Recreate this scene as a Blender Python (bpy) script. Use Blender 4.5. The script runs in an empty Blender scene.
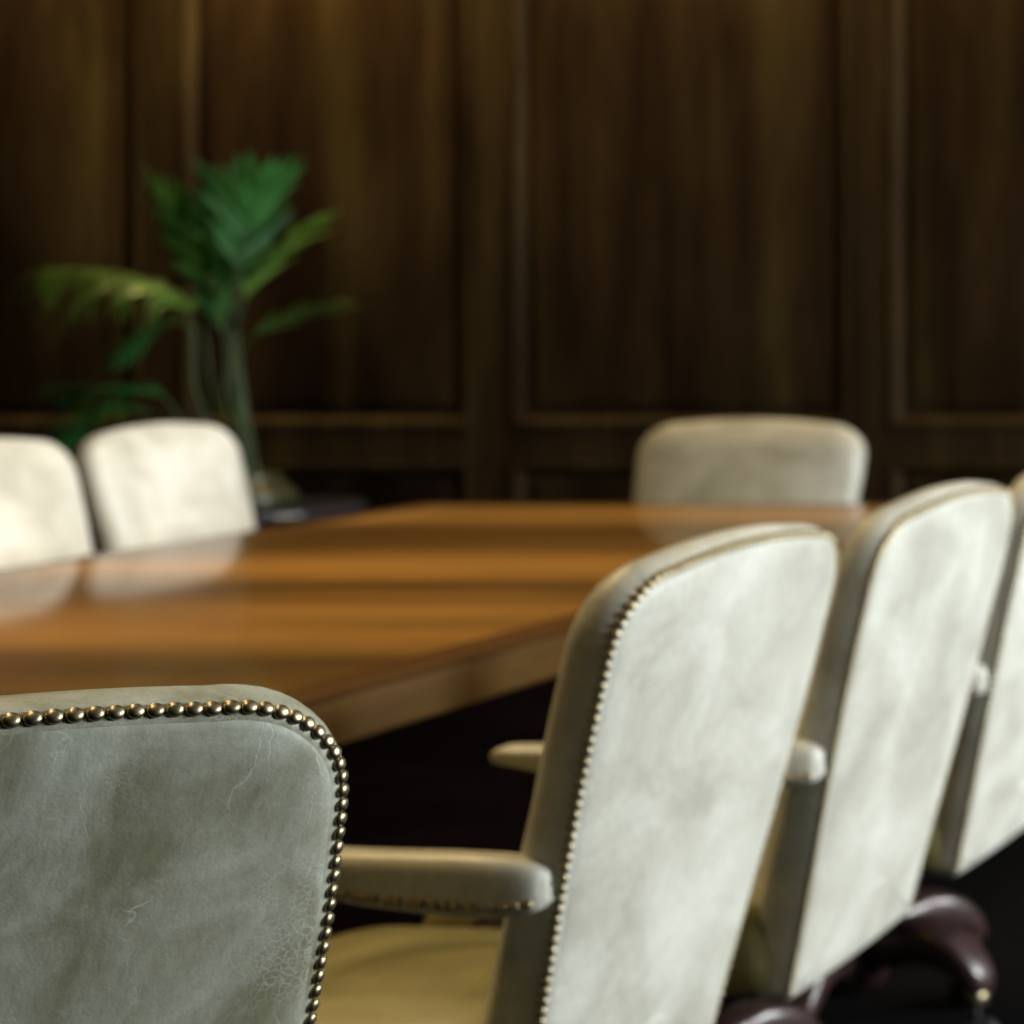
import bpy, bmesh, math, random
from mathutils import Vector, Matrix
random.seed(11)
sc = bpy.context.scene
COL = sc.collection
PI = math.pi

# ------------------------------------------------------------------ camera constants (view camera with rise and shift)
F, CX, CY, CAMH = 2026.0, 1758.0, 297.7, 1.278

# ------------------------------------------------------------------ helpers
def link(o, parent=None):
    COL.objects.link(o)
    if parent is not None:
        o.parent = parent
    return o

def mesh_obj(name, bm, mat, parent=None, smooth=True):
    bmesh.ops.recalc_face_normals(bm, faces=bm.faces[:])
    me = bpy.data.meshes.new(name)
    bm.to_mesh(me); bm.free()
    if smooth:
        for p in me.polygons: p.use_smooth = True
    if mat is not None: me.materials.append(mat)
    return link(bpy.data.objects.new(name, me), parent)

def tag(o, label=None, cat=None, group=None, kind=None):
    if label: o['label'] = label
    if cat: o['category'] = cat
    if group: o['group'] = group
    if kind: o['kind'] = kind
    return o

def thing(name, label, cat, loc=(0, 0, 0), rz=0.0, group=None):
    o = bpy.data.objects.new(name, None)
    o.empty_display_size = .1
    o.location = loc; o.rotation_euler = (0, 0, rz)
    link(o)
    return tag(o, label, cat, group)

def add_box(bm, x0, x1, y0, y1, z0, z1, bevel=0.0, seg=2):
    v = [bm.verts.new((x, y, z)) for x in (x0, x1) for y in (y0, y1) for z in (z0, z1)]
    q = [(0, 1, 3, 2), (4, 6, 7, 5), (0, 4, 5, 1), (2, 3, 7, 6), (0, 2, 6, 4), (1, 5, 7, 3)]
    fs = [bm.faces.new([v[i] for i in f]) for f in q]
    if bevel > 0:
        es = list({e for f in fs for e in f.edges})
        bmesh.ops.bevel(bm, geom=es, offset=bevel, segments=seg, profile=.6, affect='EDGES', clamp_overlap=True)

def loft(bm, rings, cap0=True, cap1=True, mirror=False):
    """rings: lists of Vectors with the same count, closed loops"""
    vs = [[bm.verts.new(p) for p in r] for r in rings]
    n = len(vs[0])
    for a, b in zip(vs[:-1], vs[1:]):
        for i in range(n):
            j = (i + 1) % n
            bm.faces.new((a[i], a[j], b[j], b[i]))
    for on, r in ((cap0, vs[0]), (cap1, vs[-1])):
        if on and mirror:      # close a slit-shaped last ring across its axis
            for i in range(n // 2):
                q = [r[i], r[i + 1], r[n - i - 1], r[(n - i) % n]]
                q = [v for k, v in enumerate(q) if v not in q[:k]]
                if len(q) > 2: bm.faces.new(q)
        elif on:
            c = bm.verts.new(sum((v.co for v in r), Vector()) / n)
            for i in range(n):
                bm.faces.new((r[i], r[(i + 1) % n], c))

def add_tube(bm, pts, radii, n=10, flat=1.0):
    pts = [Vector(p) for p in pts]
    if not hasattr(radii, '__len__'): radii = [radii] * len(pts)
    rings = []
    ref = Vector((0, 0, 1))
    for i, p in enumerate(pts):
        t = (pts[min(i + 1, len(pts) - 1)] - pts[max(i - 1, 0)]).normalized()
        r = ref if abs(t.dot(ref)) < .95 else Vector((1, 0, 0))
        s = t.cross(r).normalized(); u = s.cross(t).normalized()
        rings.append([p + s * (math.cos(k * 2 * PI / n) * radii[i]) + u * (math.sin(k * 2 * PI / n) * radii[i] * flat) for k in range(n)])
    loft(bm, rings)

def add_lathe(bm, prof, n=40, c=(0, 0, 0)):
    rings = [[Vector((c[0] + r * math.cos(k * 2 * PI / n), c[1] + r * math.sin(k * 2 * PI / n), c[2] + z)) for k in range(n)] for r, z in prof]
    loft(bm, rings)

def catmull(pts, n=8):
    pts = [Vector(p) for p in pts]
    P = [pts[0] * 2 - pts[1]] + pts + [pts[-1] * 2 - pts[-2]]
    out = []
    for i in range(1, len(P) - 2):
        for k in range(n):
            t = k / n
            a, b, c, d = P[i - 1], P[i], P[i + 1], P[i + 2]
            out.append(.5 * ((2 * b) + (c - a) * t + (2 * a - 5 * b + 4 * c - d) * t * t + (3 * b - a - 3 * c + d) * t ** 3))
    out.append(pts[-1])
    return out

# ------------------------------------------------------------------ materials
def new_mat(name):
    m = bpy.data.materials.new(name); m.use_nodes = True
    nt = m.node_tree
    return m, nt, nt.nodes['Principled BSDF']

def N(nt, typ, **kw):
    n = nt.nodes.new(typ)
    for k, v in kw.items():
        if k in n.inputs: n.inputs[k].default_value = v
        else: setattr(n, k, v)
    return n

def ramp(nt, stops, interp='LINEAR'):
    r = nt.nodes.new('ShaderNodeValToRGB')
    r.color_ramp.interpolation = interp
    el = r.color_ramp.elements
    while len(el) < len(stops): el.new(.5)
    for e, (p, c) in zip(el, stops):
        e.position = p; e.color = (c[0], c[1], c[2], 1) if hasattr(c, '__len__') else (c, c, c, 1)
    return r

def mixc(nt, fac, a, b, mode='MIX'):
    m = nt.nodes.new('ShaderNodeMix'); m.data_type = 'RGBA'; m.blend_type = mode
    if hasattr(fac, 'is_linked') or not isinstance(fac, (int, float)): nt.links.new(fac, m.inputs['Factor'])
    else: m.inputs['Factor'].default_value = fac
    for s, v in (('A', a), ('B', b)):
        i = [x for x in m.inputs if x.name == s and x.type == 'RGBA'][0]
        if isinstance(v, tuple): i.default_value = (*v[:3], 1)
        else: nt.links.new(v, i)
    return [x for x in m.outputs if x.type == 'RGBA'][0]

def math_n(nt, op, a, b=None, clamp=False):
    m = nt.nodes.new('ShaderNodeMath'); m.operation = op; m.use_clamp = clamp
    for i, v in enumerate((a, b)):
        if v is None: continue
        if isinstance(v, (int, float)): m.inputs[i].default_value = v
        else: nt.links.new(v, m.inputs[i])
    return m.outputs[0]

def leather(name, dark, mid, light, scratch=.5, rough=.4):
    m, nt, b = new_mat(name)
    L = nt.links.new
    tc = N(nt, 'ShaderNodeTexCoord'); co = tc.outputs['Object']
    oi = N(nt, 'ShaderNodeObjectInfo')
    ad = nt.nodes.new('ShaderNodeVectorMath'); ad.operation = 'ADD'
    L(co, ad.inputs[0]); 
    cmb = N(nt, 'ShaderNodeCombineXYZ')
    for k in range(3): L(math_n(nt, 'MULTIPLY', oi.outputs['Random'], 3.0 + 2 * k), cmb.inputs[k])
    L(cmb.outputs[0], ad.inputs[1]); v = ad.outputs[0]
    n1 = N(nt, 'ShaderNodeTexNoise', Scale=7.0, Detail=6.0, Roughness=.62, Distortion=.6); L(v, n1.inputs['Vector'])
    r1 = ramp(nt, [(.36, dark), (.5, mid), (.66, light)]); L(n1.outputs['Fac'], r1.inputs[0])
    # fine hair-like mottling
    mp = N(nt, 'ShaderNodeMapping'); mp.inputs['Scale'].default_value = (60, 60, 22); mp.inputs['Rotation'].default_value = (.2, .5, .3); L(v, mp.inputs['Vector'])
    n2 = N(nt, 'ShaderNodeTexNoise', Scale=3.0, Detail=5.0, Roughness=.7, Distortion=.8); L(mp.outputs[0], n2.inputs['Vector'])
    r2 = ramp(nt, [(.3, .84), (.7, 1.12)]); L(n2.outputs['Fac'], r2.inputs[0])
    c = mixc(nt, 1.0, r1.outputs[0], r2.outputs[0], 'MULTIPLY')
    # crackle patches
    vo = N(nt, 'ShaderNodeTexVoronoi', Scale=190.0, feature='DISTANCE_TO_EDGE'); 
    nd = N(nt, 'ShaderNodeTexNoise', Scale=40.0, Detail=3.0); L(v, nd.inputs['Vector'])
    dv = nt.nodes.new('ShaderNodeVectorMath'); dv.operation = 'MULTIPLY_ADD'
    L(nd.outputs['Color'], dv.inputs[0]); dv.inputs[1].default_value = (.02, .02, .02); L(v, dv.inputs[2])
    L(dv.outputs[0], vo.inputs['Vector'])
    ck = ramp(nt, [(.0, .6), (.08, 0.0)]); L(vo.outputs['Distance'], ck.inputs[0])
    pm = N(nt, 'ShaderNodeTexNoise', Scale=9.0, Detail=3.0, Roughness=.6); L(v, pm.inputs['Vector'])
    pr = ramp(nt, [(.55, 0.0), (.68, 1.0)]); L(pm.outputs['Fac'], pr.inputs[0])
    crk = math_n(nt, 'MULTIPLY', ck.outputs[0], pr.outputs[0])
    # long thin, nearly straight scratches, broken up by a mask
    scr = None
    for k, (rot, scl, sd) in enumerate((((.0, .75, .0), (11, 11, 3.0), 4.4), ((0, -1.05, 0), (14, 14, 4.0), 9.3))):
        mq = N(nt, 'ShaderNodeMapping'); mq.inputs['Rotation'].default_value = rot; mq.inputs['Scale'].default_value = scl
        mq.inputs['Location'].default_value = (sd, sd * 2, sd * .3); L(dv.outputs[0], mq.inputs['Vector'])
        ns = N(nt, 'ShaderNodeTexVoronoi', Scale=1.0, feature='DISTANCE_TO_EDGE'); L(mq.outputs[0], ns.inputs['Vector'])
        ln = ramp(nt, [(.0, 1.0), (.006, 0.0)]); L(ns.outputs['Distance'], ln.inputs[0])
        mk = N(nt, 'ShaderNodeTexNoise', Scale=1.7 + k, Detail=3.0); L(mq.outputs[0], mk.inputs['Vector'])
        mr = ramp(nt, [(.52, 0.0), (.68, .7)]); L(mk.outputs['Fac'], mr.inputs[0])
        one = math_n(nt, 'MULTIPLY', ln.outputs[0], mr.outputs[0])
        scr = one if scr is None else math_n(nt, 'MAXIMUM', scr, one)
    marks = math_n(nt, 'MULTIPLY', math_n(nt, 'MAXIMUM', crk, scr), scratch, True)
    c = mixc(nt, marks, c, (min(light[0] * 1.45, .8), min(light[1] * 1.5, .82), min(light[2] * 1.6, .8)))
    L(c, b.inputs['Base Color'])
    rr = ramp(nt, [(.3, rough - .06), (.7, rough + .1)]); L(n1.outputs['Fac'], rr.inputs[0]); L(rr.outputs[0], b.inputs['Roughness'])
    b.inputs['Specular IOR Level'].default_value = .45
    gv = N(nt, 'ShaderNodeTexVoronoi', Scale=420.0, feature='F1'); L(v, gv.inputs['Vector'])
    hs = math_n(nt, 'ADD', math_n(nt, 'MULTIPLY', gv.outputs['Distance'], .10), math_n(nt, 'MULTIPLY', n1.outputs['Fac'], 2.2))
    hs = math_n(nt, 'SUBTRACT', hs, math_n(nt, 'MULTIPLY', marks, .4))
    bp = N(nt, 'ShaderNodeBump', Strength=.16, Distance=.004); L(hs, bp.inputs['Height']); L(bp.outputs[0], b.inputs['Normal'])
    return m

def wood(name, stops, scale, axis_scale, rough=.35, coat=0.0, spec=.5, grain=.25, bump=.05, coords='Object', bands=None):
    m, nt, b = new_mat(name); L = nt.links.new
    tc = N(nt, 'ShaderNodeTexCoord')
    mp = N(nt, 'ShaderNodeMapping'); mp.inputs['Scale'].default_value = axis_scale; L(tc.outputs[coords], mp.inputs['Vector'])
    n1 = N(nt, 'ShaderNodeTexNoise', Scale=scale, Detail=7.0, Roughness=.55, Distortion=.7); L(mp.outputs[0], n1.inputs['Vector'])
    r1 = ramp(nt, stops); L(n1.outputs['Fac'], r1.inputs[0])
    m2 = N(nt, 'ShaderNodeMapping'); m2.inputs['Scale'].default_value = tuple(a * 9 for a in axis_scale); L(tc.outputs[coords], m2.inputs['Vector'])
    n2 = N(nt, 'ShaderNodeTexNoise', Scale=scale, Detail=4.0, Roughness=.7); L(m2.outputs[0], n2.inputs['Vector'])
    r2 = ramp(nt, [(.3, 1 - grain), (.7, 1 + grain * .6)]); L(n2.outputs['Fac'], r2.inputs[0])
    c = mixc(nt, 1.0, r1.outputs[0], r2.outputs[0], 'MULTIPLY')
    if bands:      # multiply in broad bands of differing tone
        m3 = N(nt, 'ShaderNodeMapping'); m3.inputs['Scale'].default_value = bands['scale']; m3.inputs['Location'].default_value = bands.get('loc', (0, 0, 0)); L(tc.outputs[coords], m3.inputs['Vector'])
        n3 = N(nt, 'ShaderNodeTexNoise', Scale=1.0, Detail=2.0, Roughness=.45, Distortion=.25); L(m3.outputs[0], n3.inputs['Vector'])
        fac = n3.outputs['Fac']
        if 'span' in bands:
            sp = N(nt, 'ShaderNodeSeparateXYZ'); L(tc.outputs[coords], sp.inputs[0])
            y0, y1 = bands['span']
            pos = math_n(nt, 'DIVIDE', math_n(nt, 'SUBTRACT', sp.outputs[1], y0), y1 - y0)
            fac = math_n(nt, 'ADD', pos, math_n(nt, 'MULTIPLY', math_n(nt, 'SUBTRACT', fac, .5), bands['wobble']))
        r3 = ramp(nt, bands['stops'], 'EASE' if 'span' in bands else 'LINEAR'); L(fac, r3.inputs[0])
        c = mixc(nt, 1.0, c, r3.outputs[0], 'MULTIPLY')
    L(c, b.inputs['Base Color'])
    b.inputs['Roughness'].default_value = rough
    b.inputs['Specular IOR Level'].default_value = spec
    b.inputs['Coat Weight'].default_value = coat; b.inputs['Coat Roughness'].default_value = .07
    bp = N(nt, 'ShaderNodeBump', Strength=bump, Distance=.002); L(n2.outputs['Fac'], bp.inputs['Height']); L(bp.outputs[0], b.inputs['Normal'])
    return m

def plain(name, col, rough=.5, metal=0.0, spec=.5, var=.12, scale=20.0):
    m, nt, b = new_mat(name); L = nt.links.new
    tc = N(nt, 'ShaderNodeTexCoord')
    n = N(nt, 'ShaderNodeTexNoise', Scale=scale, Detail=4.0); L(tc.outputs['Object'], n.inputs['Vector'])
    r = ramp(nt, [(.3, tuple(c * (1 - var) for c in col)), (.7, tuple(min(1, c * (1 + var)) for c in col))]); L(n.outputs['Fac'], r.inputs[0])
    L(r.outputs[0], b.inputs['Base Color'])
    b.inputs['Roughness'].default_value = rough; b.inputs['Metallic'].default_value = metal; b.inputs['Specular IOR Level'].default_value = spec
    return m

M_LEATHER = leather('pale_leather', (.42, .42, .365), (.525, .525, .465), (.62, .625, .575), scratch=.3)
M_LEATHER_WORN = leather('worn_leather', (.22, .22, .145), (.37, .385, .315), (.53, .57, .51), scratch=.6)
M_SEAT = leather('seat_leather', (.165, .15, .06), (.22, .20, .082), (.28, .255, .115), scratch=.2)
M_BRASS = plain('aged_brass', (.36, .31, .20), .36, 1.0, var=.2, scale=300)
M_MAHOG = wood('mahogany', [(.3, (.022, .011, .011)), (.7, (.05, .024, .024))], 4.0, (1, 1, 6), rough=.36, coat=.35)
M_STEEL = plain('dark_steel', (.025, .025, .027), .5, .9)
M_RUBBER = plain('black_castor', (.015, .015, .016), .45)
M_TABLE = wood('table_wood', [(.28, (.215, .108, .028)), (.5, (.335, .178, .049)), (.72, (.45, .25, .075))], 1.0, (.9, 9.0, 9.0),
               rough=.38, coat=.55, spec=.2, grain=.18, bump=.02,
               bands=dict(scale=(.7, 3.2, 1.0), span=(-2.33, 2.33), wobble=.11, stops=[(q, (v, v * .97, v * .92)) for q, v in ((0, .5), (.13, .9), (.26, .5), (.37, .8), (.46, .5), (.515, .38), (.565, .98), (.62, .85), (.66, .40), (.735, 1.12), (.80, .44), (.86, .38), (.93, 1.3), (1.0, 1.1))]))  # tone rises and falls at set positions along the table length
M_INLAY = wood('table_border_veneer', [(.3, (.085, .04, .016)), (.7, (.17, .085, .03))], 1.0, (9, 1, 9), rough=.25, coat=.25)
M_APRON = wood('table_edge_wood', [(.3, (.17, .095, .03)), (.7, (.30, .17, .055))], 1.0, (9, 1.2, 14), rough=.4)
M_WALL = wood('wall_panel_wood', [(.25, (.013, .0065, .0045)), (.5, (.034, .021, .010)), (.78, (.072, .053, .020))], 1.0, (5.0, 5.0, .55), rough=.6, spec=.02, grain=.3,
              bands=dict(scale=(1.3, 1.0, .9), loc=(2, 0, 1), stops=[(.35, (.6, .57, .55)), (.65, (1.3, 1.3, 1.25))]))
M_STILE = wood('wall_stile_wood', [(.25, (.015, .0085, .0048)), (.5, (.034, .022, .010)), (.78, (.062, .043, .017))], 1.3, (6.0, 6.0, .5), rough=.6, spec=.02, grain=.3)
M_FLOOR = plain('dark_carpet', (.0025, .0022, .0024), .95, spec=.05, var=.4, scale=400)
M_CEIL = plain('ceiling_plaster', (.22, .19, .14), .9, var=.03)
M_POT = plain('olive_glazed_pot', (.05, .052, .026), .3, var=.2, scale=8)
M_SOIL = plain('soil', (.03, .02, .014), .95, var=.4, scale=90)
M_SIDE = plain('side_table_lacquer', (.035, .036, .05), .16, spec=.7, var=.1)

def leaf_mat(name, a, b_):
    m, nt, b = new_mat(name); L = nt.links.new
    tc = N(nt, 'ShaderNodeTexCoord')
    n = N(nt, 'ShaderNodeTexNoise', Scale=9.0, Detail=3.0); L(tc.outputs['Object'], n.inputs['Vector'])
    r = ramp(nt, [(.35, a), (.65, b_)]); L(n.outputs['Fac'], r.inputs[0]); L(r.outputs[0], b.inputs['Base Color'])
    b.inputs['Roughness'].default_value = .38
    b.inputs['Specular IOR Level'].default_value = .5
    tr = N(nt, 'ShaderNodeBsdfTranslucent'); L(r.outputs[0], tr.inputs['Color'])
    mx = N(nt, 'ShaderNodeMixShader'); mx.inputs[0].default_value = .3
    L(b.outputs[0], mx.inputs[1]); L(tr.outputs[0], mx.inputs[2])
    L(mx.outputs[0], nt.nodes['Material Output'].inputs['Surface'])
    return m
M_LEAF = leaf_mat('palm_leaf', (.026, .12, .03), (.045, .20, .05))
M_LEAF_YELLOW = leaf_mat('palm_leaf_yellowish', (.08, .17, .03), (.15, .28, .06))
M_STEM = plain('palm_stem', (.045, .075, .02), .5, var=.3, scale=12)

def pane_mat():
    m = bpy.data.materials.new('window_pane'); m.use_nodes = True; nt = m.node_tree
    for n in list(nt.nodes): nt.nodes.remove(n)
    o = N(nt, 'ShaderNodeOutputMaterial'); t = N(nt, 'ShaderNodeBsdfTransparent'); g = N(nt, 'ShaderNodeBsdfGlossy', Roughness=.02)
    f = N(nt, 'ShaderNodeFresnel', IOR=1.3); mx = N(nt, 'ShaderNodeMixShader')
    nt.links.new(f.outputs[0], mx.inputs[0]); nt.links.new(t.outputs[0], mx.inputs[1]); nt.links.new(g.outputs[0], mx.inputs[2]); nt.links.new(mx.outputs[0], o.inputs['Surface'])
    return m
M_PANE = pane_mat()
M_WHITE = plain('painted_frame', (.55, .54, .5), .5, var=.04)

# ------------------------------------------------------------------ the room
RX0, RX1, RY0, RY1, RZ = -6.4, 2.6, -2.6, 6.40, 2.95
def struct(name, bm, mat, parent=None, smooth=False):
    o = mesh_obj(name, bm, mat, parent, smooth)
    if parent is None: o['kind'] = 'structure'
    return o
bm = bmesh.new(); add_box(bm, RX0 - .1, RX1 + .3, RY0 - .1, RY1 + .2, -.1, 0); struct('floor', bm, M_FLOOR)
bm = bmesh.new(); add_box(bm, RX0 - .1, RX1 + .3, RY0 - .1, RY1 + .2, RZ, RZ + .1); struct('ceiling', bm, M_CEIL)
bm = bmesh.new(); add_box(bm, RX0 - .1, RX0, RY0, RY1, 0, RZ); struct('wall_left', bm, M_WALL)
bm = bmesh.new(); add_box(bm, RX0, RX1, RY0 - .1, RY0, 0, RZ); struct('wall_front', bm, M_WALL)
# right wall with two tall openings
WIN = [(2.5, 3.9), (4.3, 5.7)]; WZ0, WZ1 = .75, 2.65
bm = bmesh.new()
ys = [RY0] + [y for w in WIN for y in w] + [RY1]
for i in range(0, len(ys), 2): add_box(bm, RX1, RX1 + .2, ys[i], ys[i + 1], 0, RZ)
for a, b in WIN:
    add_box(bm, RX1, RX1 + .2, a, b, 0, WZ0); add_box(bm, RX1, RX1 + .2, a, b, WZ1, RZ)
struct('wall_right', bm, M_WALL)
for k, (a, b) in enumerate(WIN):
    bm = bmesh.new()
    X0, X1 = RX1 + .05, RX1 + .11
    add_box(bm, X0, X1, a, a + .06, WZ0, WZ1); add_box(bm, X0, X1, b - .06, b, WZ0, WZ1)
    add_box(bm, X0, X1, a, b, WZ0, WZ0 + .06); add_box(bm, X0, X1, a, b, WZ1 - .06, WZ1)
    add_box(bm, X0 + .01, X1 - .01, (a + b) / 2 - .02, (a + b) / 2 + .02, WZ0, WZ1)
    add_box(bm, X0 + .01, X1 - .01, a, b, 1.75, 1.79)
    w = struct('window_%d' % (k + 1), bm, M_WHITE)
    bm = bmesh.new(); add_box(bm, RX1 + .078, RX1 + .082, a + .05, b - .05, WZ0 + .05, WZ1 - .05); struct('pane', bm, M_PANE, w)

# panelled back wall: stiles, rails, recessed panels and mouldings
bm = bmesh.new(); add_box(bm, RX0, RX1, RY1, RY1 + .15, 0, RZ); wall = struct('wall_back', bm, M_WALL)
YF = RY1 - .022
STILES = [-5.95, -5.03, -3.99, -2.80, -1.62, -.44, .74, 1.92]
SW = .058
RAILS = [(0.0, .16), (.765, .862), (2.62, RZ)]
for x in STILES:
    bm = bmesh.new(); add_box(bm, x - SW, x + SW, YF, RY1, .0, RZ, .004, 1); struct('stile', bm, M_STILE, wall)
edges = [RX0] + STILES + [RX1]
for i in range(len(edges) - 1):
    xa = edges[i] + (SW if i else 0); xb = edges[i + 1] - (SW if i + 1 < len(edges) - 1 else 0)
    if xb - xa < .05: continue
    for z0, z1 in RAILS:
        bm = bmesh.new(); add_box(bm, xa, xb, YF, RY1, z0, z1, .003, 1); struct('rail', bm, M_STILE, wall)
    for z0, z1 in ((.16, .765), (.862, 2.62)):
        bm = bmesh.new()            # raised field with a bevelled border
        a, b, d = .05, .085, .012
        r0 = [Vector(p) for p in ((xa + a, RY1 - .002, z0 + a), (xb - a, RY1 - .002, z0 + a), (xb - a, RY1 - .002, z1 - a), (xa + a, RY1 - .002, z1 - a))]
        r1 = [Vector(p) for p in ((xa + b, RY1 - d, z0 + b), (xb - b, RY1 - d, z0 + b), (xb - b, RY1 - d, z1 - b), (xa + b, RY1 - d, z1 - b))]
        loft(bm, [r0, r1]); struct('panel', bm, M_WALL, wall)
        bm = bmesh.new()            # moulding frame round the panel
        prof = [(0, -.002), (.014, -.006), (.026, -.003), (.038, .010), (.048, .020)]
        rings = [[Vector((xa + o, YF + y, z0 + o)), Vector((xb - o, YF + y, z0 + o)), Vector((xb - o, YF + y, z1 - o)), Vector((xa + o, YF + y, z1 - o))] for o, y in prof]
        loft(bm, rings, False, False); struct('moulding', bm, M_STILE, wall)

# ------------------------------------------------------------------ chair
WB, WT, ZT, ARCH, RC, ZB, EX, REC = .199, .2512, 1.003, .013, .086, .336, 1.36, .2359
Z0 = .36
PITCH = .0112

def back_outline(n=170):
    zc = ZT - ARCH - RC
    rt = [(0.0, ZB), (WB - .014, ZB), (WB - .004, ZB + .004), (WB, ZB + .014)]
    for k in range(1, 25):
        t = k / 24
        rt.append((WB + (WT - WB) * math.sin(t * PI / 2) ** EX, ZB + .014 + (zc - ZB - .014) * t))
    for k in range(1, 17):
        t = k / 16 * PI / 2
        rt.append((WT - RC + RC * math.cos(t), zc + RC * math.sin(t)))
    w2 = WT - RC
    for k in range(1, 13):
        u = w2 * (1 - k / 12); rt.append((u, ZT - ARCH * (u / w2) ** 2))
    pts = rt + [(-u, z) for u, z in rt[::-1][1:-1]]
    # even resampling
    P = [Vector((u, z)) for u, z in pts]; P.append(P[0])
    acc = [0]
    for a, b in zip(P[:-1], P[1:]): acc.append(acc[-1] + (b - a).length)
    out = []; j = 0
    for k in range(n):
        s = acc[-1] * k / n
        while acc[j + 1] < s: j += 1
        t = (s - acc[j]) / (acc[j + 1] - acc[j]); out.append(P[j].lerp(P[j + 1], t))
    return out, acc[-1]
OUT, OLEN = back_outline()
NO = len(OUT)
ONRM = []
for i in range(NO):
    t = (OUT[(i + 1) % NO] - OUT[i - 1]).normalized(); ONRM.append(Vector((t.y, -t.x)))   # outward for a counter-clockwise loop

FWD = Vector((0, math.cos(REC), math.sin(REC)))
def dome(u, z):         # padding swells smoothly towards the middle of the back
    a = max(0.0, 1 - (u / .25) ** 2); b = max(0.0, 1 - ((z - .668) / .345) ** 2)
    return a * b
def bp_(u, z, d):       # point of the back: u across, z up, d forward of the rear plane (chair looks along +Y)
    return Vector((u, -(z - Z0) * math.tan(REC), z)) + FWD * (d * (1 + (max(0.0, .74 - z) * .85 if d > .02 else 0)) + .12 * u * u)

def ring_inset(i, d, k=0.0):
    r = []
    for q in range(NO):
        u = OUT[q].x - ONRM[q].x * i; z = OUT[q].y - ONRM[q].y * i
        r.append(bp_(u, z, d + k * dome(u, z)))
    return r
def ring_scale(i, t, d, k=0.0):
    zm = .66; r = []
    for q in range(NO):
        u = OUT[q].x - ONRM[q].x * i; z = OUT[q].y - ONRM[q].y * i
        zz = max(min(z, zm + .2), zm - .2)         # shrink to a short vertical spine
        u, z = u * (1 - t), z + (zz - z) * t
        r.append(bp_(u, z, d + k * dome(u, z)))
    return r
STEPS = (.1, .2, .3, .4, .5, .6, .7, .8, .9)
def backrest_bm():
    bm = bmesh.new()
    rings = [ring_scale(.02, .97, .002), ring_scale(.02, .4, .002), ring_inset(.016, .001), ring_inset(.012, .0015), ring_inset(.0075, .0035), ring_inset(.0035, .0075), ring_inset(.001, .012),
             ring_inset(-.0005, .018), ring_inset(-.0015, .027), ring_inset(-.001, .036), ring_inset(.003, .046), ring_inset(.012, .055), ring_inset(.026, .062), ring_inset(.045, .066, .02)]
    rings += [ring_scale(.045, t, .066 + .008 * min(1, t * 3), .02) for t in STEPS]
    loft(bm, rings, mirror=True); return bm
def back_panel_bm():
    bm = bmesh.new()
    rings = [ring_inset(.0095, .0042), ring_inset(.0115, .0022), ring_inset(.014, .0008), ring_inset(.019, -.0003, -.002), ring_inset(.035, -.001, -.006)]
    rings += [ring_scale(.035, t, -.001, -.006 - .003 * min(1, 3 * t)) for t in STEPS]
    loft(bm, rings, False, True, True); return bm

def nail_mesh():
    bm = bmesh.new()
    R, Hh = .0056, .0036
    prof = [(R, -.0012), (R, .0004), (R * .93, Hh * .45), (R * .72, Hh * .8), (R * .4, Hh * .97), (R * .08, Hh)]
    add_lathe(bm, prof, 14)
    me = bpy.data.meshes.new('nail_head'); bmesh.ops.recalc_face_normals(bm, faces=bm.faces[:]); bm.to_mesh(me); bm.free()
    for p in me.polygons: p.use_smooth = True
    me.materials.append(M_BRASS); return me
NAIL = nail_mesh()

def nail_matrix(p, n, t):
    n = n.normalized(); x = (t - n * t.dot(n)).normalized(); y = n.cross(x)
    # hand-driven nails: each sits a touch differently
    n2 = (n + x * random.uniform(-.10, .10) + y * random.uniform(-.10, .10)).normalized(); x = (x - n2 * x.dot(n2)).normalized(); y = n2.cross(x)
    return Matrix(((x.x, y.x, n2.x, p.x), (x.y, y.y, n2.y, p.y), (x.z, y.z, n2.z, p.z), (0, 0, 0, 1)))

def back_nails():
    out = []
    n = int(OLEN / PITCH)
    for k in range(n):
        s = (k + .5) / n * NO; i = int(s) % NO; f = s - int(s); j = (i + 1) % NO
        o = OUT[i].lerp(OUT[j], f); nn = ONRM[i].lerp(ONRM[j], f).normalized()
        if o.y < ZB + .012: continue
        p = bp_(o.x - nn.x * .0050, o.y - nn.y * .0050, .0056)
        outv = Vector((nn.x, -nn.y * math.tan(REC) * math.cos(REC), nn.y)).normalized()
        nrm = (-FWD * .66 + outv * .75).normalized()
        a = bp_(OUT[i].x, OUT[i].y, 0); b = bp_(OUT[j].x, OUT[j].y, 0)
        out.append((p + nrm * .0004, nrm, (b - a)))
    return out

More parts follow.
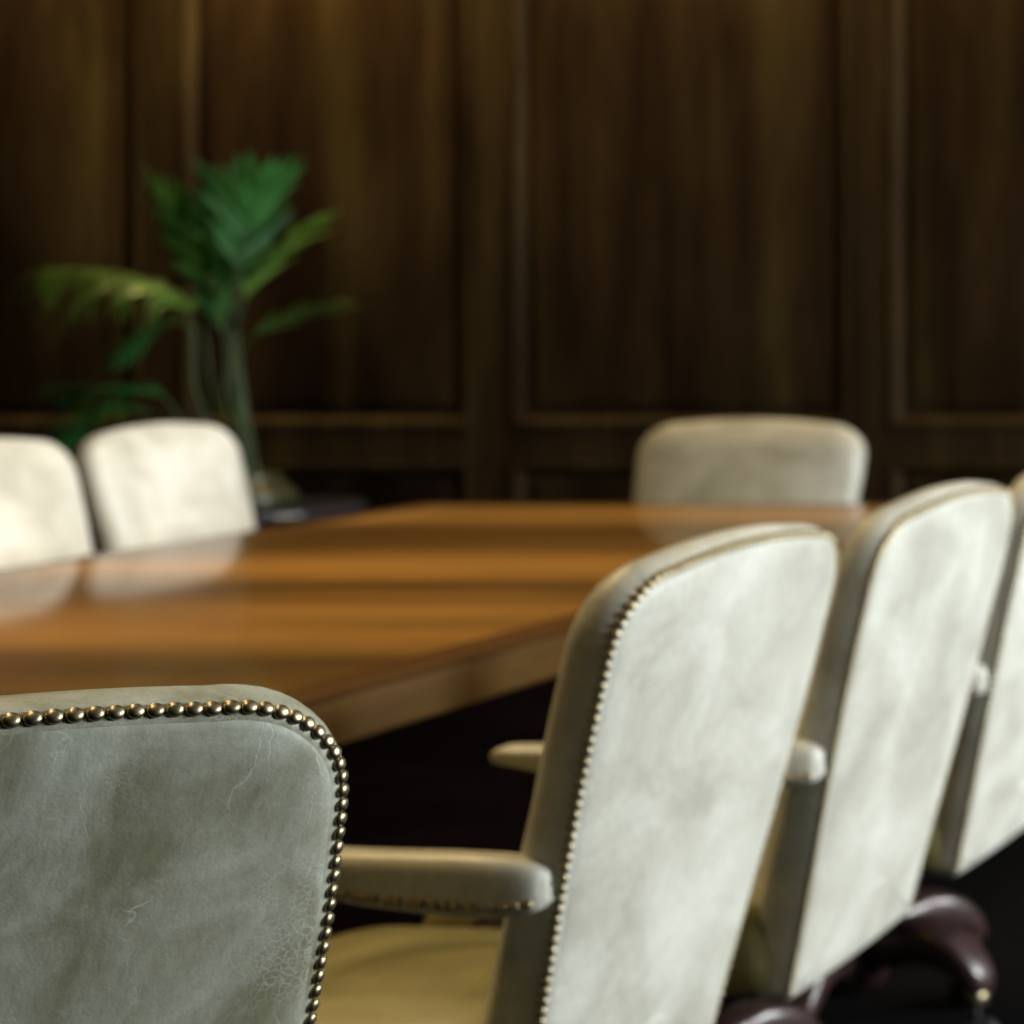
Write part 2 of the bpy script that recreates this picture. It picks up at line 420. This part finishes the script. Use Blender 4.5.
# arm: swept pad along a gently bowed path, rear end cut down towards the back
ARMPATH = [(.232, -.056, .672), (.2375, -.044, .672), (.2415, -.012, .674), (.243, .04, .677), (.243, .13, .684), (.240, .22, .694), (.234, .282, .701)]
ARM_HW = [.014, .0215, .0255, .026, .026, .026, .022]
ARM_HH = [.016, .0255, .0305, .031, .026, .018, .011]
def arm_section(c, hw, hh, n=24):
    r = []
    for k in range(n):
        a = 2 * PI * k / n
        x = math.cos(a); z = math.sin(a)
        e = .72 if z > 0 else .38
        r.append(Vector((c[0] + math.copysign(abs(x) ** e, x) * hw, c[1], c[2] + math.copysign(abs(z) ** e, z) * hh)))
    return r
def arm_bm(s):
    bm = bmesh.new()
    path = catmull(ARMPATH, 5)
    hw = catmull([(h, 0, 0) for h in ARM_HW], 5); hh = catmull([(h, 0, 0) for h in ARM_HH], 5)
    rings = [arm_section((p.x * s, p.y, p.z), a.x, b.x) for p, a, b in zip(path, hw, hh)]
    # rounded front end
    p, a, b = path[-1], hw[-1].x, hh[-1].x
    for t in (.35, .65, .88, .98):
        q = math.sqrt(1 - t * t); rings.append(arm_section((p.x * s - s * .004 * t, p.y + .02 * t, p.z), a * q, b * q))
    loft(bm, rings); return bm
def arm_nails(s):
    out = []
    path = catmull(ARMPATH, 12); hh = catmull([(h, 0, 0) for h in ARM_HH], 12); hw = catmull([(h, 0, 0) for h in ARM_HW], 12)
    acc = 0; nxt = .012
    for k in range(1, len(path)):
        acc += (path[k] - path[k - 1]).length
        if acc >= nxt:
            nxt += PITCH
            p = path[k]
            out.append((Vector((s * (p.x + hw[k].x * 1.01 + .0006), p.y, p.z - hh[k].x * .55)), Vector((s, 0, .25)), path[k] - path[k - 1]))
    return out

def seat_loop(hw_f, hw_r, y0, y1, r, z, n=12):
    pts = []
    def corner(cx, cy, a0):
        for k in range(n + 1):
            a = a0 + PI / 2 * k / n; pts.append((cx + r * math.cos(a), cy + r * math.sin(a)))
    corner(hw_f - r, y1 - r, 0); corner(-hw_f + r, y1 - r, PI / 2); corner(-hw_r + r, y0 + r, PI); corner(hw_r - r, y0 + r, PI * 1.5)
    out = []
    m = len(pts)
    for k in range(m):      # long edges get their own points so the cushion can bow
        a = Vector(pts[k]); b = Vector(pts[(k + 1) % m]); out.append(Vector((a.x, a.y, z)))
        if (b - a).length > .1:
            for q in range(1, 8):
                c = a.lerp(b, q / 8); out.append(Vector((c.x, c.y, z)))
    return out
SY0, SY1 = .014, .49
def seat_bm():
    bm = bmesh.new()
    R = []
    for i, z in ((.012, .352), (.0, .362), (-.003, .40), (-.003, .440), (.003, .464), (.016, .482), (.04, .495)):
        R.append(seat_loop(.236 - i, .210 - i, SY0 + i, SY1 - i, .05, z))
    base = R[-1]; c = Vector((0, (SY0 + SY1) / 2, 0))
    for t, z in ((.2, .503), (.45, .509), (.7, .513), (.92, .515)):
        R.append([Vector((c.x + (p.x - c.x) * (1 - t), c.y + (p.y - c.y) * (1 - t), z)) for p in base])
    loft(bm, R); return bm
def seat_nails():
    loop = seat_loop(.239, .213, SY0 - .003, SY1 + .003, .05, .372)
    out = []; acc = 0; nxt = 0
    n = len(loop)
    for k in range(n):
        a, b = loop[k], loop[(k + 1) % n]; L = (b - a).length; d = b - a
        while nxt <= acc + L:
            p = a + d * ((nxt - acc) / L); nrm = Vector((d.y, -d.x, 0)).normalized()
            if p.y > .10: out.append((p, nrm, d))
            nxt += PITCH
        acc += L
    return out

def build_chair_meshes():
    """one set of part meshes; every chair shares them"""
    D = {}
    def keep(key, bm, mat, smooth=True):
        bmesh.ops.recalc_face_normals(bm, faces=bm.faces[:])
        me = bpy.data.meshes.new(key); bm.to_mesh(me); bm.free()
        for p in me.polygons: p.use_smooth = smooth
        me.materials.append(mat); D[key] = me
    keep('backrest', backrest_bm(), M_LEATHER); keep('back_panel', back_panel_bm(), M_LEATHER)
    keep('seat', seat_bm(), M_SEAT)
    keep('armR', arm_bm(1), M_LEATHER); keep('armL', arm_bm(-1), M_LEATHER)
    for key, s in (('supR', 1), ('supL', -1)):
        bm = bmesh.new()
        pts = catmull([(s * .236, .34, .40), (s * .240, .325, .47), (s * .245, .25, .54), (s * .244, .235, .60), (s * .241, .240, .69)], 6)
        add_tube(bm, pts, [.022 - .007 * math.sin(PI * k / (len(pts) - 1)) for k in range(len(pts))], 12); keep(key, bm, M_MAHOG)
    bm = bmesh.new(); add_box(bm, -.12, .12, .12, .40, .318, .353, .008); add_lathe(bm, [(.05, .24), (.05, .32)], 24, (0, .27, 0)); keep('mechanism', bm, M_STEEL)
    bm = bmesh.new(); add_lathe(bm, [(.028, .16), (.028, .26), (.033, .262), (.033, .31)], 24, (0, .27, 0)); keep('column', bm, M_STEEL)
    bm = bmesh.new(); add_lathe(bm, [(.03, .10), (.058, .105), (.066, .135), (.064, .185), (.05, .215), (.034, .225)], 32, (0, .27, 0)); keep('hub', bm, M_MAHOG)
    return D
CH = build_chair_meshes()

def leg_mesh():
    bm = bmesh.new()
    rings = []
    prof = [(.040, .168, .034, .042), (.09, .184, .037, .040), (.14, .193, .039, .037), (.185, .186, .038, .034), (.222, .168, .036, .031), (.25, .142, .031, .026), (.267, .128, .019, .014)]
    for r, z, hw, hh in prof:
        rings.append([Vector((r, math.copysign(abs(math.cos(a)) ** .55, math.cos(a)) * hw, z + math.copysign(abs(math.sin(a)) ** .6, math.sin(a)) * hh)) for a in [2 * PI * k / 20 for k in range(20)]])
    loft(bm, rings)
    bmesh.ops.recalc_face_normals(bm, faces=bm.faces[:])
    me = bpy.data.meshes.new('leg'); bm.to_mesh(me); bm.free()
    for p in me.polygons: p.use_smooth = True
    me.materials.append(M_MAHOG)
    bm = bmesh.new()
    for sx in (-.017, .017):       # twin wheels
        ring = [[Vector((.246 + r * math.cos(a), sx + dx, .030 + r * math.sin(a))) for a in [2 * PI * k / 24 for k in range(24)]] for dx, r in ((-.011, .024), (-.008, .030), (.008, .030), (.011, .024))]
        loft(bm, ring)
    add_lathe(bm, [(.006, .03), (.006, .115)], 12, (.244, 0, 0))
    bmesh.ops.recalc_face_normals(bm, faces=bm.faces[:])
    mc = bpy.data.meshes.new('castor'); bm.to_mesh(mc); bm.free()
    for p in mc.polygons: p.use_smooth = True
    mc.materials.append(M_RUBBER)
    bm = bmesh.new(); add_lathe(bm, [(.016, .088), (.019, .091), (.019, .108), (.014, .116)], 20, (.244, 0, 0))
    bmesh.ops.recalc_face_normals(bm, faces=bm.faces[:])
    mr = bpy.data.meshes.new('collar'); bm.to_mesh(mr); bm.free()
    for p in mr.polygons: p.use_smooth = True
    mr.materials.append(M_BRASS)
    return me, mc, mr
LEG, CASTOR, COLLAR = leg_mesh()

def inst(name, me, parent, mat=None):
    o = link(bpy.data.objects.new(name, me), parent)
    if mat is not None:
        o.material_slots[0].link = 'OBJECT'; o.material_slots[0].material = mat
    return o

CAM = Vector((0, 0, CAMH))
def pix(w): return CX + F * w.x / w.y, CY + F * (CAMH - w.z) / w.y

GROUP_R = 'pale leather armchairs along the right side of the table'
GROUP_L = 'pale leather armchairs along the left side of the table'
def make_chair(label, X, Y, rz, group=None, worn=False, single_nails=True, base_rot=0.3, drop=0.0, wide=1.0):
    """X, Y: where the rear face of the back meets z=.36 on the centre line; rz: the way the chair looks (0 = +Y)"""
    c, s = math.cos(rz), math.sin(rz)
    off = Vector((-s * .27, c * .27, 0))
    root = thing('leather_armchair', label, 'chair', (X + off.x, Y + off.y, 0), rz, group)
    sh = Matrix.Translation((0, -.27, -drop)) @ Matrix.Diagonal((wide, 1, 1, 1))
    def part(name, me, parent=root, mat=None, m=sh):
        o = inst(name, me, parent, mat)
        if parent is root: o.matrix_local = m
        return o
    mt = M_LEATHER_WORN if worn else None
    back = part('backrest', CH['backrest'], mat=mt)
    part('back_panel', CH['back_panel'], back, mt)
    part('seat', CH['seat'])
    arms = {}
    for key, s_ in (('armR', 1), ('armL', -1)):
        arms[s_] = part('arm', CH[key]); part('arm_support', CH['supR' if s_ > 0 else 'supL'], arms[s_])
    fl = Matrix.Translation((0, -.27, 0))
    part('mechanism', CH['mechanism'], m=fl @ Matrix.Translation((0, 0, -drop))); part('column', CH['column'], m=fl @ Matrix.Translation((0, 0, -drop)))
    part('base_hub', CH['hub'], m=fl)
    for k in range(5):
        l = part('leg', LEG, m=Matrix.Rotation(base_rot + k * 2 * PI / 5, 4, 'Z'))
        part('castor', CASTOR, l); part('collar', COLLAR, l)
    # nails
    W = Matrix.Translation(root.location) @ Matrix.Rotation(rz, 4, 'Z') @ sh
    nails = [(back, q) for q in back_nails()] + [(arms[1], q) for q in arm_nails(1)] + [(arms[-1], q) for q in arm_nails(-1)] + [(None, q) for q in seat_nails()]
    scored = []
    for own, q in nails:
        w = W @ q[0]; n = (W.to_3x3() @ q[1]).normalized(); d = (CAM - w); px, py = pix(w)
        vis = own is not None and single_nails and d.normalized().dot(n) > -.15 and -8 < px < 1032 and -8 < py < 1032
        scored.append((0 if vis else 1, d.length, own, q))
    scored.sort(key=lambda t: (t[0], t[1]))
    rest = bmesh.new(); nr = 0
    for i, (hid, dist, own, q) in enumerate(scored):
        m = nail_matrix(*q)
        if not hid and i < 100:
            o = inst('nail_head', NAIL, own); o.matrix_local = m
        else:
            tmp = bmesh.new(); tmp.from_mesh(NAIL); tmp.transform(m)
            me = bpy.data.meshes.new('t'); tmp.to_mesh(me); tmp.free(); rest.from_mesh(me); bpy.data.meshes.remove(me); nr += 1
    if nr:
        o = mesh_obj('nail_trim', rest, M_BRASS, root); o.matrix_local = sh; o['kind'] = 'stuff'
    return root

def face(phi): return phi      # phi turns the width axis from +X; the chair then looks along (-sin, cos)
make_chair('worn grey leather armchair with brass nails, nearest the camera at lower left', -1.303, 1.393, face(.90), GROUP_R, worn=True, base_rot=.2)
make_chair('pale leather armchair with studded arm, right behind the nearest worn grey one', -1.298, 2.3276, face(1.5626), GROUP_R, base_rot=.5)
make_chair('pale leather armchair second along the right side from the nearest worn grey one', -1.277, 2.8831, face(1.578), GROUP_R, base_rot=.9)
make_chair('pale leather armchair at far right, only a narrow strip and its dark wooden base showing', -1.283, 3.462, face(1.575), GROUP_R, base_rot=-.54)
make_chair('cream leather armchair facing the table in front of the green palm', -3.91, 5.09, -PI / 2, GROUP_L, single_nails=False, base_rot=.1, drop=.05, wide=.94)
make_chair('cream leather armchair at far left, cut by the edge, beside the one before the palm', -3.875, 4.53, -PI / 2, GROUP_L, single_nails=False, base_rot=.4, drop=.05, wide=.94)
make_chair('beige leather armchair at the head of the table before the dark panelled wall', -2.84, 5.60, PI - .10, None, single_nails=False, base_rot=.7, drop=.075, wide=1.31)

# ------------------------------------------------------------------ conference table
TX0, TX1, TY0, TY1, TZ, TH = -3.43, -1.907, .55, 5.21, .75, .075
tab = thing('conference_table', 'long brown wooden conference table with a glossy banded top', 'table', ((TX0 + TX1) / 2, (TY0 + TY1) / 2, 0))
hx, hy = (TX1 - TX0) / 2, (TY1 - TY0) / 2
def rrect(hx, hy, r, z, n=8):
    pts = []
    for cx, cy, a0 in ((hx - r, hy - r, 0), (-hx + r, hy - r, PI / 2), (-hx + r, -hy + r, PI), (hx - r, -hy + r, PI * 1.5)):
        for k in range(n + 1):
            a = a0 + PI / 2 * k / n; pts.append(Vector((cx + r * math.cos(a), cy + r * math.sin(a), z)))
    return pts
BW = .075
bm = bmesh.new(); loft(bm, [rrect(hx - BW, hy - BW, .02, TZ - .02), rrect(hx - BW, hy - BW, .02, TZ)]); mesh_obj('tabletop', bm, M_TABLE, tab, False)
bm = bmesh.new()
loft(bm, [rrect(hx - BW, hy - BW, .02, TZ - .012), rrect(hx - BW, hy - BW, .02, TZ), rrect(hx - .006, hy - .006, .044, TZ), rrect(hx - .0018, hy - .0018, .048, TZ - .0018), rrect(hx, hy, .05, TZ - .006), rrect(hx, hy, .05, TZ - .012)], False, False)
mesh_obj('border', bm, M_INLAY, tab, False)
bm = bmesh.new()
loft(bm, [rrect(hx - .001, hy - .001, .05, TZ - .010), rrect(hx, hy, .05, TZ - .012), rrect(hx, hy, .05, TZ - TH + .005), rrect(hx - .005, hy - .005, .046, TZ - TH)], False, True)
mesh_obj('edge_band', bm, M_APRON, tab, False)
for yy in (-1.35, 1.35):
    bm = bmesh.new(); add_box(bm, -.34, .34, yy - .16, yy + .16, .10, TZ - TH, .02); mesh_obj('pedestal', bm, M_MAHOG, tab, False)
    bm = bmesh.new(); add_box(bm, -.42, .42, yy - .24, yy + .24, 0, .10, .02); mesh_obj('plinth', bm, M_MAHOG, tab, False)

# ------------------------------------------------------------------ side table and palm
PX, PY = -4.33, 5.80
SZ = .682
st = thing('side_table', 'small round dark lacquered side table under the potted palm', 'table', (PX, PY, 0))
bm = bmesh.new(); add_lathe(bm, [(.25, SZ - .030), (.282, SZ - .024), (.29, SZ - .012), (.282, SZ - .002), (.26, SZ)], 56); mesh_obj('table_top', bm, M_SIDE, st)
bm = bmesh.new(); add_lathe(bm, [(.028, .02), (.024, .2), (.034, .34), (.024, .46), (.03, .6), (.07, SZ - .03)], 28); mesh_obj('pillar', bm, M_MAHOG, st)
bm = bmesh.new(); add_lathe(bm, [(.19, 0), (.19, .02), (.15, .035), (.05, .05)], 40); mesh_obj('foot', bm, M_MAHOG, st)

pl = thing('potted_palm', 'green potted palm with arching fronds against the dark panelled wall', 'plant', (PX, PY, SZ))
bm = bmesh.new(); add_lathe(bm, [(.10, 0), (.118, .006), (.126, .018), (.120, .036), (.104, .056), (.088, .070), (.080, .080), (.088, .088), (.083, .091), (.074, .082), (.072, .066)], 48); mesh_obj('pot', bm, M_POT, pl)
bm = bmesh.new(); add_lathe(bm, [(.074, .062), (.076, .074), (.04, .080), (.015, .081)], 32); mesh_obj('soil', bm, M_SOIL, pl)

def frond(name, pts, leaf_len, n_leaf, mat, droop=.25, start=.3, spread=.8, seedv=0, width=.018, stem_r=.0036):
    rnd = random.Random(seedv)
    path = catmull(pts, 14)
    bm = bmesh.new()
    m = len(path)
    add_tube(bm, path, [stem_r * (1 - .75 * k / (m - 1)) + .001 for k in range(m)], 7)
    stem = mesh_obj('stem', bm, M_STEM, pl)
    bm = bmesh.new()
    for k in range(n_leaf):
        f = start + (1 - start) * (k + .5) / n_leaf
        idx = min(int(f * (m - 1)), m - 2)
        p = path[idx]; t = (path[idx + 1] - path[idx]).normalized()
        side = t.cross(Vector((0, 0, 1)))
        if side.length < .2: side = t.cross(Vector((0, 1, 0)))
        side.normalize(); up = side.cross(t).normalized()
        for s in (-1, 1):
            fs = (f - start) / (1 - start)
            L = leaf_len * (.55 + .6 * math.sin(PI * min(1, .18 + fs * .8))) * rnd.uniform(.85, 1.15)
            a = spread * (1 - .55 * fs) + rnd.uniform(-.1, .1)
            d = (t * math.cos(a) + side * s * math.sin(a) + up * rnd.uniform(-.05, .25)).normalized()
            q = [p]; segs = 7; cur = d.copy()
            for i in range(segs):
                cur = (cur + Vector((0, 0, -droop * (.4 + i / segs) * .35))).normalized(); q.append(q[-1] + cur * L / segs)
            wv = d.cross(up).normalized() if d.cross(up).length > .1 else side
            prev = None
            for i, pt in enumerate(q):
                x = i / segs; w = width * (math.sin(PI * min(1, x * .86 + .14)) ** .8) * (1 - x * .35) + .0006
                nrm = up * (w * .25)
                row = [bm.verts.new(pt + wv * w - nrm), bm.verts.new(pt), bm.verts.new(pt - wv * w - nrm)]
                if prev:
                    for c in range(2): bm.faces.new((prev[c], prev[c + 1], row[c + 1], row[c]))
                prev = row
    o = mesh_obj(name, bm, mat, pl)
    o.parent = stem
    return o

def W(px, py, dy=0.0):       # coordinates measured off the plant, in metres from the foot of its pot
    y = PY + dy
    return Vector(((px - CX) * y / F - PX, dy, CAMH - (py - CY) * y / F - SZ))
B = lambda x, y: Vector((x, y, .075))
frond('frond', [B(.0, .0), W(236, 390), W(234, 300, -.02), W(238, 245, -.03), W(256, 182, -.05)], .19, 13, M_LEAF, .14, .54, .8, 1, .0095)
frond('frond', [B(.01, .02), W(233, 380, .02), W(230, 300, .04), W(226, 240, .05), W(214, 184, .05)], .17, 11, M_LEAF, .18, .56, .8, 2, .009)
frond('frond', [B(-.01, .01), W(228, 380, .04), W(222, 310, .06), W(196, 250, .08), W(154, 182, .06)], .13, 11, M_LEAF, .2, .58, .75, 3, .009)
frond('frond', [B(.02, -.02), W(240, 380, -.05), W(238, 300, -.08), W(248, 225, -.12), W(274, 176, -.16)], .15, 10, M_LEAF, .12, .6, .7, 4, .0085)
frond('frond', [B(-.04, .0), W(198, 400, -.02), W(192, 330, -.03), W(172, 292, -.04), W(120, 272, -.05), W(44, 268, -.06)], .25, 17, M_LEAF_YELLOW, 1.15, .48, .95, 5, .013)
frond('frond', [B(-.03, -.02), W(196, 390, -.06), W(190, 330, -.08), W(165, 325, -.1), W(128, 350, -.12)], .13, 9, M_LEAF, .5, .6, .7, 6, .012)
frond('frond', [B(.03, .0), W(240, 380, .03), W(240, 320, .03), W(262, 268, .03), W(322, 218, .0)], .13, 11, M_LEAF_YELLOW, .25, .6, .6, 7, .010)
frond('frond', [B(.04, -.01), W(244, 390, -.03), W(242, 350, -.05), W(274, 322, -.06), W(326, 306, -.05)], .14, 8, M_LEAF_YELLOW, .25, .62, .55, 8, .011)
frond('frond', [B(-.06, -.02), W(180, 420, -.08), W(158, 392, -.1), W(120, 388, -.12), W(62, 386, -.14)], .15, 11, M_LEAF, .55, .45, .8, 9, .014)
frond('frond', [B(-.05, .02), W(175, 425, .02), W(140, 410, .02), W(104, 408, .02), W(70, 432, .0)], .15, 11, M_LEAF, .55, .45, .8, 10, .014)
frond('frond', [B(-.02, .03), W(214, 400, .1), W(206, 340, .12), W(190, 260, .12), W(178, 210, .1)], .13, 9, M_LEAF, .25, .68, .6, 11, .012)
frond('frond', [B(.03, .03), W(226, 410, .08), W(226, 350, .1), W(214, 300, .1), W(205, 262, .08)], .14, 9, M_LEAF, .25, .6, .6, 12, .012)

# ------------------------------------------------------------------ light
def area(name, loc, target, sx, sy, power, col, spread=PI):
    l = bpy.data.lights.new(name, 'AREA'); l.shape = 'RECTANGLE'; l.size = sx; l.size_y = sy; l.energy = power; l.color = col; l.spread = spread
    o = bpy.data.objects.new(name, l); o.location = loc
    d = Vector(target) - Vector(loc); o.rotation_euler = d.to_track_quat('-Z', 'Y').to_euler(); COL.objects.link(o); return o
def spot(name, loc, target, power, col, ang, blend=.6, r=.06):
    l = bpy.data.lights.new(name, 'SPOT'); l.energy = power; l.color = col; l.spot_size = ang; l.spot_blend = blend; l.shadow_soft_size = r
    o = bpy.data.objects.new(name, l); o.location = loc
    d = Vector(target) - Vector(loc); o.rotation_euler = d.to_track_quat('-Z', 'Y').to_euler(); COL.objects.link(o); return o
DAY = (.97, 1.0, .975); WARM = (1.0, .70, .29)
for a, b in WIN:
    area('daylight', (RX1 + .45, (a + b) / 2, 1.95), (RX1 - 2, (a + b) / 2 - .15, 1.35), b - a, WZ1 - WZ0, 300, DAY)
for x, e in ((-5.55, 40), (-4.5, 100), (-3.4, 44), (-2.3, 46), (-1.2, 58)):
    spot('unseen_spot', (x, RY1 - .30, RZ - .06), (x, RY1 + .03, 1.9), e, WARM, 2.0, .9, .05)
spot('unseen_spot', (-2.0, 4.6, RZ - .06), (-4.0, 4.85, .85), 270, (1.0, .91, .82), .56, .7, .08)  # unseen spot put in to brighten the left-hand chairs
spot('unseen_spot', (-2.5, 2.55, RZ - .06), (-1.45, 1.55, .8), 72, (1.0, .74, .38), .85, .8, .08)  # spot added on the table side to warm the nearest chair's top rim
spot('unseen_spot', (-2.5, 3.3, RZ - .06), (-1.4, 2.75, .8), 60, (1.0, .74, .38), .85, .8, .08)  # same added warmth for the next chairs along
for x, y, e in ((-1.22, 1.36, 42), (-1.22, 2.45, 26), (-1.22, 3.05, 26), (-1.22, 3.62, 20)):  # narrow spots added to warm the chair tops and spare their sides
    spot('unseen_spot', (x, y, RZ - .06), (x, y, 0), e, (1.0, .80, .52), .42, .8, .06)
area('unseen_lamp', (-2.9, .7, RZ - .03), (-2.2, 1.8, .6), .4, .4, 4.5, (1.0, .60, .12), 1.9)  # added lamp standing in for warm bounce on camera-facing chair sides
for y, e in ((3.1, 12), (4.1, 12)):
    area('unseen_lamp', (-2.75, y, RZ - .03), (-2.75, y, 0), .4, .4, e, WARM, 1.7)

w = bpy.data.worlds.new('World'); sc.world = w; w.use_nodes = True
bg = w.node_tree.nodes['Background']; bg.inputs['Color'].default_value = (.62, .78, 1.0, 1); bg.inputs['Strength'].default_value = 1.0

# ------------------------------------------------------------------ camera
cam = bpy.data.cameras.new('Camera'); co = bpy.data.objects.new('Camera', cam); COL.objects.link(co)
cam.sensor_fit = 'HORIZONTAL'; cam.sensor_width = 36; cam.lens = F * 36 / 1024
cam.shift_x = (512 - CX) / 1024; cam.shift_y = (CY - 512) / 1024
cam.clip_start = .05; cam.clip_end = 60
co.location = CAM; co.rotation_euler = (PI / 2, 0, 0)
cam.dof.use_dof = True; cam.dof.focus_distance = 1.36; cam.dof.aperture_fstop = (cam.lens / 1000) / .0135; cam.dof.aperture_blades = 0
sc.camera = co
vs = sc.view_settings; vs.view_transform = 'Standard'; vs.look = 'None'; vs.gamma = 1; vs.exposure = 0.0; vs.use_curve_mapping = False
